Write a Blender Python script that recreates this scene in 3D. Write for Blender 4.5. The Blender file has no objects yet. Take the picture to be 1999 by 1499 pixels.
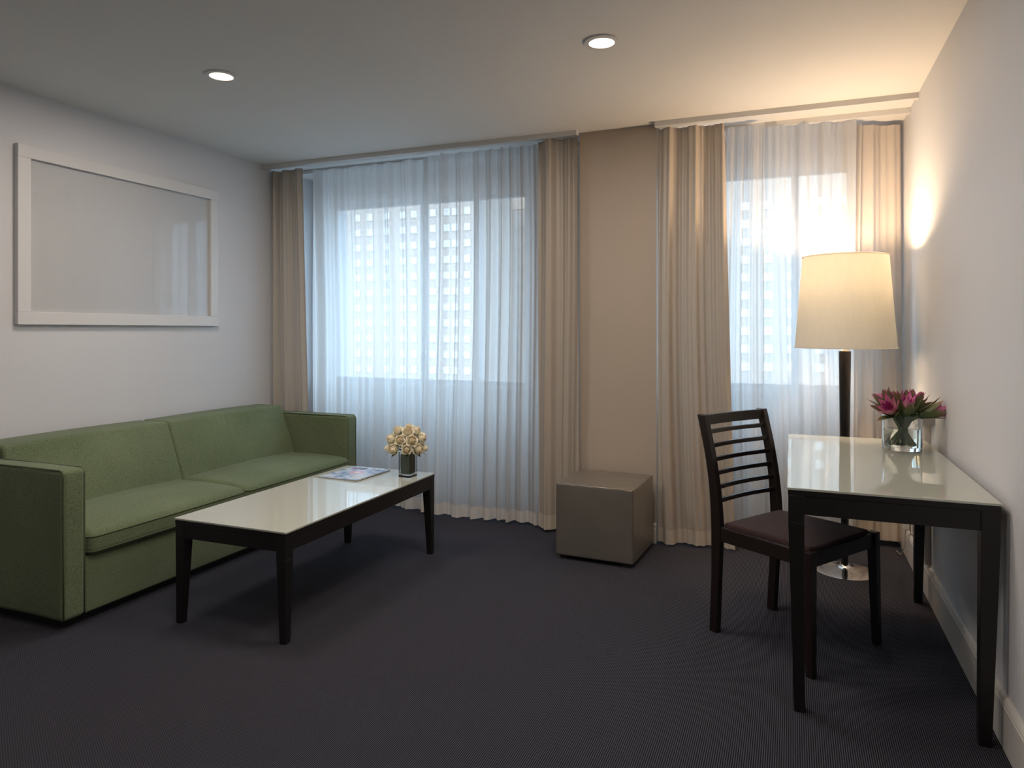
import bpy, math, random
from mathutils import Vector, Matrix, noise as mnoise

scene = bpy.context.scene
COL = scene.collection
PI = math.pi
R = math.radians

# ------------------------------------------------------------------ camera
cam_data = bpy.data.cameras.new('camera')
cam = bpy.data.objects.new('camera', cam_data)
COL.objects.link(cam)
cam_data.sensor_fit = 'HORIZONTAL'
cam_data.sensor_width = 36.0
cam_data.lens = 36.0 * 1362.0 / 1999.0
cam_data.shift_y = -104.5 / 1999.0
cam_data.clip_start = 0.05
cam_data.clip_end = 1000
cam.location = (0, 0, 1.27)
cam.rotation_euler = (R(90), 0, math.atan2(545.5, 1362.0))
scene.camera = cam

# ------------------------------------------------------------------ world, sun, lamps, exposure
SKY = (0.54, 0.77, 1.0)
world = bpy.data.worlds.new('sky')
scene.world = world
world.use_nodes = True
bg = world.node_tree.nodes['Background']
bg.inputs['Color'].default_value = (*SKY, 1)
bg.inputs['Strength'].default_value = 7.4

sun = bpy.data.lights.new('sun', 'SUN')
sun.energy = 7.0
sun.angle = R(2)
sun.color = (1.0, 0.95, 0.88)
so = bpy.data.objects.new('sun', sun)
so.rotation_euler = (R(52), 0, R(-12))       # shines away from the camera, onto the buildings opposite
COL.objects.link(so)

CEIL_LIGHTS = [(-2.55, 2.6), (-1.35, 1.7), (-0.45, 0.6), (-0.75, 2.9)]
CEIL_POWER = 15.0
CEIL_COLOR = (1.0, 0.87, 0.76)
LAMP_POWER = 34.0
LAMP_COLOR = (1.0, 0.71, 0.45)

vs = scene.view_settings
vs.view_transform = 'Standard'
vs.look = 'None'
vs.exposure = 0.0
vs.gamma = 1.0
vs.use_curve_mapping = False

# ------------------------------------------------------------------ materials
def new_mat(name):
    m = bpy.data.materials.new(name)
    m.use_nodes = True
    nt = m.node_tree
    return m, nt, nt.nodes['Principled BSDF']

def N(nt, t, **kw):
    n = nt.nodes.new(t)
    for k, v in kw.items():
        setattr(n, k, v)
    return n

def mat(name, col, rough=0.6, metal=0.0, var=0.0, vscale=3.0, bump=0.0, bscale=80.0, stretch=(1, 1, 1), spec=0.5, coat=0.0, sheen=0.0):
    """plain principled material with procedural colour variation and fine relief"""
    m, nt, p = new_mat(name)
    p.inputs['Roughness'].default_value = rough
    p.inputs['Metallic'].default_value = metal
    p.inputs['Specular IOR Level'].default_value = spec
    p.inputs['Coat Weight'].default_value = coat
    p.inputs['Sheen Weight'].default_value = sheen
    tc = N(nt, 'ShaderNodeTexCoord')
    mp = N(nt, 'ShaderNodeMapping')
    mp.inputs['Scale'].default_value = stretch
    nt.links.new(tc.outputs['Object'], mp.inputs['Vector'])
    ns = N(nt, 'ShaderNodeTexNoise')
    ns.inputs['Scale'].default_value = vscale
    ns.inputs['Detail'].default_value = 4
    nt.links.new(mp.outputs[0], ns.inputs['Vector'])
    mx = N(nt, 'ShaderNodeMixRGB')
    mx.inputs[1].default_value = (*[c * (1 - var) for c in col], 1)
    mx.inputs[2].default_value = (*[min(1, c * (1 + var)) for c in col], 1)
    nt.links.new(ns.outputs['Fac'], mx.inputs[0])
    nt.links.new(mx.outputs[0], p.inputs['Base Color'])
    if bump:
        nb = N(nt, 'ShaderNodeTexNoise')
        nb.inputs['Scale'].default_value = bscale
        nb.inputs['Detail'].default_value = 3
        nt.links.new(mp.outputs[0], nb.inputs['Vector'])
        bp = N(nt, 'ShaderNodeBump')
        bp.inputs['Strength'].default_value = bump
        bp.inputs['Distance'].default_value = 0.002
        nt.links.new(nb.outputs['Fac'], bp.inputs['Height'])
        nt.links.new(bp.outputs[0], p.inputs['Normal'])
    return m

M = {}
M['wall'] = mat('wall_paint', (0.645, 0.65, 0.67), 0.62, var=0.03, vscale=1.2, bump=0.15, bscale=160, spec=0.3)
M['pier'] = mat('pier_paint', (0.43, 0.365, 0.300), 0.62, var=0.03, vscale=1.2, bump=0.15, bscale=160, spec=0.3)
M['ceiling'] = mat('ceiling_paint', (0.70, 0.69, 0.67), 0.8, var=0.02, bump=0.1)
M['trim'] = mat('trim_paint', (0.62, 0.59, 0.55), 0.4, var=0.03, bump=0.05)
M['alu'] = mat('window_metal', (0.50, 0.52, 0.54), 0.45, metal=0.2, var=0.03)
M['black_wood'] = mat('black_stained_wood', (0.010, 0.009, 0.009), 0.34, var=0.35, vscale=6, bump=0.08, bscale=60, stretch=(1, 1, 0.15), spec=0.4)
M['chair_wood'] = mat('dark_brown_stained_wood', (0.014, 0.009, 0.008), 0.30, var=0.4, vscale=6, bump=0.08, bscale=60, stretch=(1, 1, 0.15), spec=0.45)
M['seat_fabric'] = mat('dark_maroon_seat_fabric', (0.030, 0.013, 0.014), 0.85, var=0.25, vscale=30, bump=0.5, bscale=700, spec=0.2, sheen=0.15)
M['chrome'] = mat('polished_chrome', (0.80, 0.79, 0.78), 0.10, metal=1.0, var=0.03, vscale=20, bump=0.05, bscale=30)
M['brass'] = mat('dull_brass', (0.55, 0.45, 0.28), 0.35, metal=1.0, var=0.1)
M['plinth'] = mat('black_plinth', (0.010, 0.010, 0.010), 0.7, var=0.2)
M['plastic'] = mat('ivory_plastic', (0.55, 0.52, 0.48), 0.35, var=0.02)
M['grey_plastic'] = mat('grey_plastic', (0.34, 0.33, 0.31), 0.4, var=0.03)
M['frame_white'] = mat('white_lacquer_frame', (0.66, 0.655, 0.65), 0.35, var=0.02)
M['mat_board'] = mat('pale_mat_board', (0.60, 0.61, 0.62), 0.7, var=0.02)
M['paper'] = mat('magazine_paper', (0.75, 0.76, 0.78), 0.5, var=0.04, vscale=200)
M['stem'] = mat('green_stem', (0.035, 0.075, 0.020), 0.45, var=0.35, vscale=25)
M['leaf'] = mat('dark_green_leaf', (0.012, 0.042, 0.014), 0.35, var=0.4, vscale=30, bump=0.2)
M['facade'] = mat('pale_concrete_facade', (0.40, 0.34, 0.29), 0.9, var=0.08, vscale=0.05)
M['facade_b'] = mat('white_render_facade', (0.43, 0.37, 0.315), 0.9, var=0.06, vscale=0.04)
M['street'] = mat('grey_asphalt', (0.16, 0.16, 0.16), 0.9, var=0.2, vscale=0.02)
M['pane_far'] = mat('sky_reflecting_pane', (0.90, 0.80, 0.70), 0.15, metal=1.0, var=0.02)

# green upholstery: mottled weave
def upholstery(name, dark, light):
    m, nt, p = new_mat(name)
    p.inputs['Roughness'].default_value = 0.9
    p.inputs['Specular IOR Level'].default_value = 0.15
    p.inputs['Sheen Weight'].default_value = 0.12
    tc = N(nt, 'ShaderNodeTexCoord')
    n1 = N(nt, 'ShaderNodeTexNoise'); n1.inputs['Scale'].default_value = 3.0; n1.inputs['Detail'].default_value = 5
    n2 = N(nt, 'ShaderNodeTexNoise'); n2.inputs['Scale'].default_value = 230.0; n2.inputs['Detail'].default_value = 2
    nt.links.new(tc.outputs['Object'], n1.inputs['Vector'])
    nt.links.new(tc.outputs['Object'], n2.inputs['Vector'])
    ad = N(nt, 'ShaderNodeMath', operation='ADD')
    m2 = N(nt, 'ShaderNodeMath', operation='MULTIPLY'); m2.inputs[1].default_value = 1.3
    m1 = N(nt, 'ShaderNodeMath', operation='MULTIPLY'); m1.inputs[1].default_value = 0.5
    nt.links.new(n2.outputs['Fac'], m2.inputs[0]); nt.links.new(n1.outputs['Fac'], m1.inputs[0])
    nt.links.new(m1.outputs[0], ad.inputs[0]); nt.links.new(m2.outputs[0], ad.inputs[1])
    mr = N(nt, 'ShaderNodeMapRange'); mr.inputs['From Min'].default_value = 0.6; mr.inputs['From Max'].default_value = 1.2
    nt.links.new(ad.outputs[0], mr.inputs['Value'])
    mx = N(nt, 'ShaderNodeMixRGB'); mx.inputs[1].default_value = (*dark, 1); mx.inputs[2].default_value = (*light, 1)
    nt.links.new(mr.outputs[0], mx.inputs[0]); nt.links.new(mx.outputs[0], p.inputs['Base Color'])
    bp = N(nt, 'ShaderNodeBump'); bp.inputs['Strength'].default_value = 0.5; bp.inputs['Distance'].default_value = 0.002
    nt.links.new(n2.outputs['Fac'], bp.inputs['Height']); nt.links.new(bp.outputs[0], p.inputs['Normal'])
    return m
M['green'] = upholstery('green_woven_upholstery', (0.085, 0.115, 0.058), (0.192, 0.235, 0.138))
M['green_pipe'] = upholstery('green_piping', (0.070, 0.095, 0.045), (0.120, 0.155, 0.080))

# taupe metallic leatherette
def leatherette():
    m, nt, p = new_mat('taupe_leatherette')
    p.inputs['Roughness'].default_value = 0.33
    p.inputs['Metallic'].default_value = 0.70
    tc = N(nt, 'ShaderNodeTexCoord')
    n1 = N(nt, 'ShaderNodeTexNoise'); n1.inputs['Scale'].default_value = 5.0
    v = N(nt, 'ShaderNodeTexVoronoi'); v.inputs['Scale'].default_value = 260
    nt.links.new(tc.outputs['Object'], n1.inputs['Vector']); nt.links.new(tc.outputs['Object'], v.inputs['Vector'])
    mx = N(nt, 'ShaderNodeMixRGB'); mx.inputs[1].default_value = (0.29, 0.265, 0.225, 1); mx.inputs[2].default_value = (0.35, 0.32, 0.275, 1)
    nt.links.new(n1.outputs['Fac'], mx.inputs[0]); nt.links.new(mx.outputs[0], p.inputs['Base Color'])
    bp = N(nt, 'ShaderNodeBump'); bp.inputs['Strength'].default_value = 0.15; bp.inputs['Distance'].default_value = 0.001
    nt.links.new(v.outputs['Distance'], bp.inputs['Height']); nt.links.new(bp.outputs[0], p.inputs['Normal'])
    return m
M['leatherette'] = leatherette()

# back painted glass of the table tops
def table_glass(name, col):
    m, nt, p = new_mat(name)
    p.inputs['Base Color'].default_value = (*col, 1)
    p.inputs['Roughness'].default_value = 0.02
    p.inputs['Specular IOR Level'].default_value = 0.75
    p.inputs['IOR'].default_value = 1.7
    tc = N(nt, 'ShaderNodeTexCoord')
    ns = N(nt, 'ShaderNodeTexNoise'); ns.inputs['Scale'].default_value = 1.5
    mx = N(nt, 'ShaderNodeMixRGB'); mx.inputs[1].default_value = (*[c * 0.97 for c in col], 1); mx.inputs[2].default_value = (*col, 1)
    nt.links.new(tc.outputs['Object'], ns.inputs['Vector']); nt.links.new(ns.outputs['Fac'], mx.inputs[0])
    nt.links.new(mx.outputs[0], p.inputs['Base Color'])
    return m
M['table_glass'] = table_glass('white_back_painted_glass', (0.47, 0.49, 0.43))

# ribbed loop carpet
def carpet():
    m, nt, p = new_mat('ribbed_dark_carpet')
    p.inputs['Roughness'].default_value = 0.95
    p.inputs['Specular IOR Level'].default_value = 0.08
    p.inputs['Sheen Weight'].default_value = 0.03
    tc = N(nt, 'ShaderNodeTexCoord')
    sx = N(nt, 'ShaderNodeSeparateXYZ')
    nt.links.new(tc.outputs['Object'], sx.inputs[0])
    def sine(sock, period, phase=None):
        a = N(nt, 'ShaderNodeMath', operation='MULTIPLY'); a.inputs[1].default_value = 2 * PI / period
        nt.links.new(sock, a.inputs[0]); o = a.outputs[0]
        if phase is not None:
            b = N(nt, 'ShaderNodeMath', operation='ADD'); nt.links.new(o, b.inputs[0]); nt.links.new(phase, b.inputs[1]); o = b.outputs[0]
        c = N(nt, 'ShaderNodeMath', operation='SINE'); nt.links.new(o, c.inputs[0])
        return c.outputs[0]
    rib = sine(sx.outputs['X'], 0.0064)
    ph = N(nt, 'ShaderNodeMath', operation='MULTIPLY'); ph.inputs[1].default_value = PI / 0.0064
    nt.links.new(sx.outputs['X'], ph.inputs[0])
    loop = sine(sx.outputs['Y'], 0.0075, ph.outputs[0])
    ns = N(nt, 'ShaderNodeTexNoise'); ns.inputs['Scale'].default_value = 240; ns.inputs['Detail'].default_value = 2
    nt.links.new(tc.outputs['Object'], ns.inputs['Vector'])
    a1 = N(nt, 'ShaderNodeMath', operation='MULTIPLY_ADD'); a1.inputs[1].default_value = 0.30; a1.inputs[2].default_value = 0.22
    nt.links.new(rib, a1.inputs[0])
    a2 = N(nt, 'ShaderNodeMath', operation='MULTIPLY_ADD'); a2.inputs[1].default_value = 0.12
    nt.links.new(loop, a2.inputs[0]); nt.links.new(a1.outputs[0], a2.inputs[2])
    a3 = N(nt, 'ShaderNodeMath', operation='MULTIPLY_ADD'); a3.inputs[1].default_value = 0.45
    nt.links.new(ns.outputs['Fac'], a3.inputs[0]); nt.links.new(a2.outputs[0], a3.inputs[2])
    cr = N(nt, 'ShaderNodeValToRGB')
    cr.color_ramp.elements[0].position = 0.18; cr.color_ramp.elements[0].color = (0.002, 0.002, 0.003, 1)
    cr.color_ramp.elements[1].position = 0.74; cr.color_ramp.elements[1].color = (0.074, 0.074, 0.096, 1)
    nt.links.new(a3.outputs[0], cr.inputs[0]); nt.links.new(cr.outputs[0], p.inputs['Base Color'])
    bp = N(nt, 'ShaderNodeBump'); bp.inputs['Strength'].default_value = 0.5; bp.inputs['Distance'].default_value = 0.002
    nt.links.new(a3.outputs[0], bp.inputs['Height']); nt.links.new(bp.outputs[0], p.inputs['Normal'])
    return m
M['carpet'] = carpet()

# cloth: diffuse + translucent (+ an open weave that lets light straight through)
def cloth(name, col, trans, open_=0.0, rough_sheen=0.0, gloss=0.0):
    m, nt, p = new_mat(name)
    nt.nodes.remove(p)
    out = nt.nodes['Material Output']
    tc = N(nt, 'ShaderNodeTexCoord')
    ns = N(nt, 'ShaderNodeTexNoise'); ns.inputs['Scale'].default_value = 60; ns.inputs['Detail'].default_value = 3
    mp = N(nt, 'ShaderNodeMapping'); mp.inputs['Scale'].default_value = (1, 1, 0.2)
    nt.links.new(tc.outputs['Object'], mp.inputs[0]); nt.links.new(mp.outputs[0], ns.inputs['Vector'])
    mx = N(nt, 'ShaderNodeMixRGB'); mx.inputs[1].default_value = (*[c * 0.95 for c in col], 1); mx.inputs[2].default_value = (*[min(1, c * 1.03) for c in col], 1)
    nt.links.new(ns.outputs['Fac'], mx.inputs[0])
    d = N(nt, 'ShaderNodeBsdfDiffuse'); t = N(nt, 'ShaderNodeBsdfTranslucent')
    nt.links.new(mx.outputs[0], d.inputs[0]); nt.links.new(mx.outputs[0], t.inputs[0])
    s = N(nt, 'ShaderNodeMixShader'); s.inputs[0].default_value = trans
    nt.links.new(d.outputs[0], s.inputs[1]); nt.links.new(t.outputs[0], s.inputs[2])
    last = s
    if gloss:
        g = N(nt, 'ShaderNodeBsdfGlossy'); g.inputs['Roughness'].default_value = 0.42
        g.inputs['Color'].default_value = (0.9, 0.85, 0.8, 1)
        s3 = N(nt, 'ShaderNodeMixShader'); s3.inputs[0].default_value = gloss
        nt.links.new(last.outputs[0], s3.inputs[1]); nt.links.new(g.outputs[0], s3.inputs[2]); last = s3
    if open_:
        # the gaps of a weave close as it is seen more edge-on
        lw = N(nt, 'ShaderNodeLayerWeight'); lw.inputs['Blend'].default_value = 0.5
        mr = N(nt, 'ShaderNodeMapRange')
        mr.inputs['From Min'].default_value = 0.0; mr.inputs['From Max'].default_value = 0.85
        mr.inputs['To Min'].default_value = open_; mr.inputs['To Max'].default_value = open_ * 0.12
        nt.links.new(lw.outputs['Facing'], mr.inputs['Value'])
        tr = N(nt, 'ShaderNodeBsdfTransparent')
        s2 = N(nt, 'ShaderNodeMixShader')
        nt.links.new(mr.outputs[0], s2.inputs[0]); nt.links.new(last.outputs[0], s2.inputs[1]); nt.links.new(tr.outputs[0], s2.inputs[2])
        last = s2
    nt.links.new(last.outputs[0], out.inputs['Surface'])
    return m
M['sheer'] = cloth('white_sheer_voile', (0.76, 0.745, 0.73), 0.66, 0.20)
M['sheer_hem'] = cloth('white_sheer_hem', (0.78, 0.72, 0.66), 0.35, 0.05)
M['drape'] = cloth('taupe_satin_drape', (0.45, 0.39, 0.325), 0.10, 0.0, gloss=0.06)
M['drape_hem'] = cloth('taupe_satin_hem', (0.55, 0.48, 0.40), 0.05, 0.0, gloss=0.05)
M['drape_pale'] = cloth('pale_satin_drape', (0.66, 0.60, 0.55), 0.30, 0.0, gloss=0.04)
M['shade'] = cloth('cream_linen_lampshade', (0.84, 0.82, 0.74), 0.18, 0.0)
M['shade_rim'] = cloth('white_shade_band', (0.90, 0.85, 0.78), 0.5, 0.0)

def glass_thin(name, tint, fres=1.0):
    """thin flat glass"""
    m, nt, p = new_mat(name)
    nt.nodes.remove(p)
    out = nt.nodes['Material Output']
    lw = N(nt, 'ShaderNodeLayerWeight'); lw.inputs['Blend'].default_value = 0.5
    pw = N(nt, 'ShaderNodeMath', operation='POWER'); pw.inputs[1].default_value = 5.0
    nt.links.new(lw.outputs['Facing'], pw.inputs[0])
    fr = N(nt, 'ShaderNodeMath', operation='MULTIPLY_ADD'); fr.inputs[1].default_value = 0.96; fr.inputs[2].default_value = 0.04
    nt.links.new(pw.outputs[0], fr.inputs[0])
    tr = N(nt, 'ShaderNodeBsdfTransparent'); tr.inputs[0].default_value = (*tint, 1)
    gl = N(nt, 'ShaderNodeBsdfGlossy'); gl.inputs['Roughness'].default_value = 0.0
    s = N(nt, 'ShaderNodeMixShader')
    nt.links.new(fr.outputs[0], s.inputs[0]); nt.links.new(tr.outputs[0], s.inputs[1]); nt.links.new(gl.outputs[0], s.inputs[2])
    nt.links.new(s.outputs[0], out.inputs['Surface'])
    return m
M['pane'] = glass_thin('window_pane_glass', (0.94, 0.96, 0.97))
M['picture_glass'] = glass_thin('picture_glass', (0.97, 0.97, 0.97))
M['vase_wall'] = glass_thin('clear_vase_wall', (0.93, 0.95, 0.94))

def solid_glass(name, col, ior):
    m, nt, p = new_mat(name)
    p.inputs['Base Color'].default_value = (*col, 1)
    p.inputs['Roughness'].default_value = 0.0
    p.inputs['IOR'].default_value = ior
    p.inputs['Transmission Weight'].default_value = 1.0
    return m
M['vase_glass'] = solid_glass('clear_thick_glass', (0.95, 0.98, 0.97), 1.5)
M['water'] = solid_glass('water', (0.93, 0.96, 0.90), 1.33)

def gradient(name, c0, c1, z0, z1, rough=0.5, translucency=0.0, mid=None):
    """colour running along the object's own z axis (petals)"""
    m, nt, p = new_mat(name)
    p.inputs['Roughness'].default_value = rough
    tc = N(nt, 'ShaderNodeTexCoord'); sx = N(nt, 'ShaderNodeSeparateXYZ')
    nt.links.new(tc.outputs['Object'], sx.inputs[0])
    mr = N(nt, 'ShaderNodeMapRange'); mr.inputs['From Min'].default_value = z0; mr.inputs['From Max'].default_value = z1
    nt.links.new(sx.outputs['Z'], mr.inputs['Value'])
    cr = N(nt, 'ShaderNodeValToRGB')
    cr.color_ramp.elements[0].color = (*c0, 1); cr.color_ramp.elements[1].color = (*c1, 1)
    if mid:
        e = cr.color_ramp.elements.new(mid[0]); e.color = (*mid[1], 1)
    nt.links.new(mr.outputs[0], cr.inputs[0]); nt.links.new(cr.outputs[0], p.inputs['Base Color'])
    return m
M['petal_pink'] = gradient('pink_inner_petal', (0.42, 0.33, 0.22), (0.60, 0.10, 0.32), 0.0, 0.078, 0.45, mid=(0.5, (0.78, 0.38, 0.44)))
M['petal_magenta'] = gradient('magenta_core_petal', (0.45, 0.12, 0.22), (0.34, 0.010, 0.17), 0.0, 0.06, 0.45)
M['petal_green'] = gradient('green_outer_petal', (0.05, 0.085, 0.022), (0.24, 0.12, 0.09), 0.0, 0.085, 0.45, mid=(0.6, (0.10, 0.11, 0.035)))
M['petal_gold'] = mat('golden_brown_petal', (0.30, 0.17, 0.05), 0.5, var=0.2, vscale=40)
M['rose_outer'] = mat('cream_rose_petal', (0.92, 0.86, 0.68), 0.55, var=0.06, vscale=30)
M['rose_inner'] = mat('apricot_rose_heart', (0.90, 0.79, 0.58), 0.55, var=0.08, vscale=30)

def emit(name, col, st):
    m, nt, p = new_mat(name)
    p.inputs['Emission Color'].default_value = (*col, 1)
    p.inputs['Emission Strength'].default_value = st
    return m
M['bulb'] = emit('warm_lamp_bulb', (1.0, 0.72, 0.45), 6.0)
M['downlight'] = emit('downlight_lens', (1.0, 0.85, 0.7), 3.0)

# printed magazine cover: blocks of masthead, a round picture, columns of small type
def cover_mat():
    m, nt, p = new_mat('printed_magazine_cover')
    p.inputs['Roughness'].default_value = 0.18
    tc = N(nt, 'ShaderNodeTexCoord'); sx = N(nt, 'ShaderNodeSeparateXYZ')
    nt.links.new(tc.outputs['Object'], sx.inputs[0])
    X, Y = sx.outputs['X'], sx.outputs['Y']
    ns = N(nt, 'ShaderNodeTexNoise'); ns.inputs['Scale'].default_value = 22; ns.inputs['Detail'].default_value = 3
    nt.links.new(tc.outputs['Object'], ns.inputs['Vector'])
    base = N(nt, 'ShaderNodeValToRGB')
    e = base.color_ramp.elements
    e[0].position = 0.36; e[0].color = (0.15, 0.23, 0.44, 1)
    e[1].position = 0.56; e[1].color = (0.52, 0.62, 0.74, 1)
    nt.links.new(ns.outputs['Fac'], base.inputs[0])
    cur = base.outputs[0]
    def inr(sock, a, b):
        g = N(nt, 'ShaderNodeMath', operation='GREATER_THAN'); g.inputs[1].default_value = a; nt.links.new(sock, g.inputs[0])
        l = N(nt, 'ShaderNodeMath', operation='LESS_THAN'); l.inputs[1].default_value = b; nt.links.new(sock, l.inputs[0])
        k = N(nt, 'ShaderNodeMath', operation='MULTIPLY'); nt.links.new(g.outputs[0], k.inputs[0]); nt.links.new(l.outputs[0], k.inputs[1])
        return k.outputs[0]
    def mul(a, b):
        k = N(nt, 'ShaderNodeMath', operation='MULTIPLY'); nt.links.new(a, k.inputs[0]); nt.links.new(b, k.inputs[1]); return k.outputs[0]
    def over(mask, col):
        nonlocal cur
        x = N(nt, 'ShaderNodeMixRGB'); x.inputs[2].default_value = (*col, 1)
        nt.links.new(mask, x.inputs[0]); nt.links.new(cur, x.inputs[1]); cur = x.outputs[0]
    for x0, x1, y0, y1, c in [(-0.095, -0.065, 0.085, 0.125, (0.45, 0.22, 0.33)), (-0.075, -0.03, 0.092, 0.138, (0.07, 0.012, 0.04)), (-0.035, -0.01, 0.092, 0.138, (0.03, 0.012, 0.05)),
                              (-0.002, 0.020, 0.095, 0.130, (0.42, 0.42, 0.58)), (0.028, 0.048, 0.090, 0.128, (0.35, 0.20, 0.33)), (0.060, 0.098, 0.085, 0.125, (0.09, 0.17, 0.38)),
                              (0.04, 0.118, -0.13, -0.05, (0.68, 0.66, 0.74)), (-0.118, -0.05, -0.13, -0.09, (0.60, 0.62, 0.74))]:
        over(mul(inr(X, x0, x1), inr(Y, y0, y1)), c)
    # fine type lines
    w = N(nt, 'ShaderNodeMath', operation='MULTIPLY'); w.inputs[1].default_value = 900; nt.links.new(Y, w.inputs[0])
    si = N(nt, 'ShaderNodeMath', operation='SINE'); nt.links.new(w.outputs[0], si.inputs[0])
    gt = N(nt, 'ShaderNodeMath', operation='GREATER_THAN'); gt.inputs[1].default_value = 0.5; nt.links.new(si.outputs[0], gt.inputs[0])
    n2 = N(nt, 'ShaderNodeTexNoise'); n2.inputs['Scale'].default_value = 300; nt.links.new(tc.outputs['Object'], n2.inputs['Vector'])
    g2 = N(nt, 'ShaderNodeMath', operation='GREATER_THAN'); g2.inputs[1].default_value = 0.5; nt.links.new(n2.outputs['Fac'], g2.inputs[0])
    over(mul(mul(gt.outputs[0], g2.outputs[0]), mul(inr(X, 0.05, 0.11), inr(Y, -0.125, -0.055))), (0.20, 0.22, 0.34))
    # round pink picture
    ln = N(nt, 'ShaderNodeVectorMath', operation='LENGTH')
    sb = N(nt, 'ShaderNodeVectorMath', operation='SUBTRACT'); sb.inputs[1].default_value = (0.0, 0.015, 0.0)
    nt.links.new(tc.outputs['Object'], sb.inputs[0]); nt.links.new(sb.outputs[0], ln.inputs[0])
    over(inr(ln.outputs['Value'], -1, 0.048), (0.62, 0.36, 0.50))
    over(inr(ln.outputs['Value'], -1, 0.022), (0.72, 0.60, 0.58))
    nt.links.new(cur, p.inputs['Base Color'])
    return m
M['cover'] = cover_mat()

# ------------------------------------------------------------------ object helpers
class MB:
    """collects shapes, then links them as one mesh object"""
    def __init__(self):
        self.v = []; self.f = []
    def add(self, vs_, fs_):
        o = len(self.v)
        self.v += [tuple(a) for a in vs_]
        self.f += [tuple(i + o for i in fc) for fc in fs_]
        return self
    def box(self, x0, x1, y0, y1, z0, z1):
        return self.add([(x0, y0, z0), (x1, y0, z0), (x1, y1, z0), (x0, y1, z0), (x0, y0, z1), (x1, y0, z1), (x1, y1, z1), (x0, y1, z1)],
                        [(0, 3, 2, 1), (4, 5, 6, 7), (0, 1, 5, 4), (1, 2, 6, 5), (2, 3, 7, 6), (3, 0, 4, 7)])
    def frustum(self, b, t):
        """b, t = (x0,x1,y0,y1,z)"""
        vs_ = []
        for (x0, x1, y0, y1, z) in (b, t):
            vs_ += [(x0, y0, z), (x1, y0, z), (x1, y1, z), (x0, y1, z)]
        return self.add(vs_, [(0, 3, 2, 1), (4, 5, 6, 7), (0, 1, 5, 4), (1, 2, 6, 5), (2, 3, 7, 6), (3, 0, 4, 7)])
    def loft(self, rings, cap=True, closed=False):
        n = len(rings[0]); vs_ = [p for r in rings for p in r]; fs_ = []
        m_ = len(rings)
        for i in range(m_ if closed else m_ - 1):
            a = i * n; b = ((i + 1) % m_) * n
            for j in range(n):
                k = (j + 1) % n
                fs_.append((a + j, a + k, b + k, b + j))
        if cap and not closed:
            fs_.append(tuple(reversed(range(n))))
            fs_.append(tuple(range((m_ - 1) * n, m_ * n)))
        return self.add(vs_, fs_)
    def lathe(self, prof, seg=48, cx=0, cy=0, cap=True):
        return self.loft([[(cx + r * math.cos(2 * PI * k / seg), cy + r * math.sin(2 * PI * k / seg), z) for k in range(seg)] for r, z in prof], cap)
    def tube(self, pts, rad, seg=8, closed=False, cap=True):
        pts = [Vector(p) for p in pts]; n = len(pts); rings = []
        up = Vector((0, 0, 1))
        prev = None
        for i, p in enumerate(pts):
            if closed:
                t = (pts[(i + 1) % n] - pts[i - 1]).normalized()
            else:
                t = (pts[min(i + 1, n - 1)] - pts[max(i - 1, 0)]).normalized()
            if prev is None:
                a = t.cross(up)
                if a.length < 1e-3: a = t.cross(Vector((1, 0, 0)))
                a.normalize()
            else:
                a = (prev - t * prev.dot(t)).normalized()
            prev = a
            b = t.cross(a)
            r = rad[i] if isinstance(rad, (list, tuple)) else rad
            rings.append([p + a * (r * math.cos(2 * PI * k / seg)) + b * (r * math.sin(2 * PI * k / seg)) for k in range(seg)])
        return self.loft(rings, cap and not closed, closed)
    def rbox(self, sx, sy, sz, r, nx=6, ny=6, nz=3, centre=(0, 0, 0), fn=None):
        """box with rounded edges and an even grid, so that fn can shape it"""
        hx, hy, hz = sx / 2, sy / 2, sz / 2
        def axis(h, n):
            e = [0.0, 0.12, 0.29, 0.5, 0.71, 0.88]   # dense inside the rounded rim
            lo = [-h + r * k * 1.0 for k in e]
            mid = [-(h - r) + (2 * (h - r)) * i / n for i in range(n + 1)]
            hi = [-k for k in reversed(lo)]
            return lo + mid + hi
        ax = [axis(hx, nx), axis(hy, ny), axis(hz, nz)]
        idx = {}; vs_ = []; fs_ = []
        def vert(p):
            k = tuple(round(c, 6) for c in p)
            if k not in idx:
                inn = Vector((max(-(hx - r), min(hx - r, p[0])), max(-(hy - r), min(hy - r, p[1])), max(-(hz - r), min(hz - r, p[2]))))
                d = Vector(p) - inn
                q = inn + (d.normalized() * r if d.length > 1e-9 else d)
                if fn: q = fn(q)
                idx[k] = len(vs_); vs_.append((q[0] + centre[0], q[1] + centre[1], q[2] + centre[2]))
            return idx[k]
        for a, b, c, h in ((0, 1, 2, hz), (1, 2, 0, hx), (2, 0, 1, hy)):
            for sgn in (-1, 1):
                for i in range(len(ax[a]) - 1):
                    for j in range(len(ax[b]) - 1):
                        q = []
                        for (u, w) in ((i, j), (i + 1, j), (i + 1, j + 1), (i, j + 1)):
                            p = [0, 0, 0]; p[a] = ax[a][u]; p[b] = ax[b][w]; p[c] = sgn * h
                            q.append(vert(p))
                        if sgn < 0: q.reverse()
                        if len(set(q)) == 4: fs_.append(tuple(q))
        return self.add(vs_, fs_)
    def mesh(self, name, m, smooth=False, bevel=0.0):
        me = bpy.data.meshes.new(name)
        me.from_pydata(self.v, [], self.f)
        me.validate(); me.update()
        if m: me.materials.append(m)
        if smooth:
            me.polygons.foreach_set('use_smooth', [True] * len(me.polygons))
        return me
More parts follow.
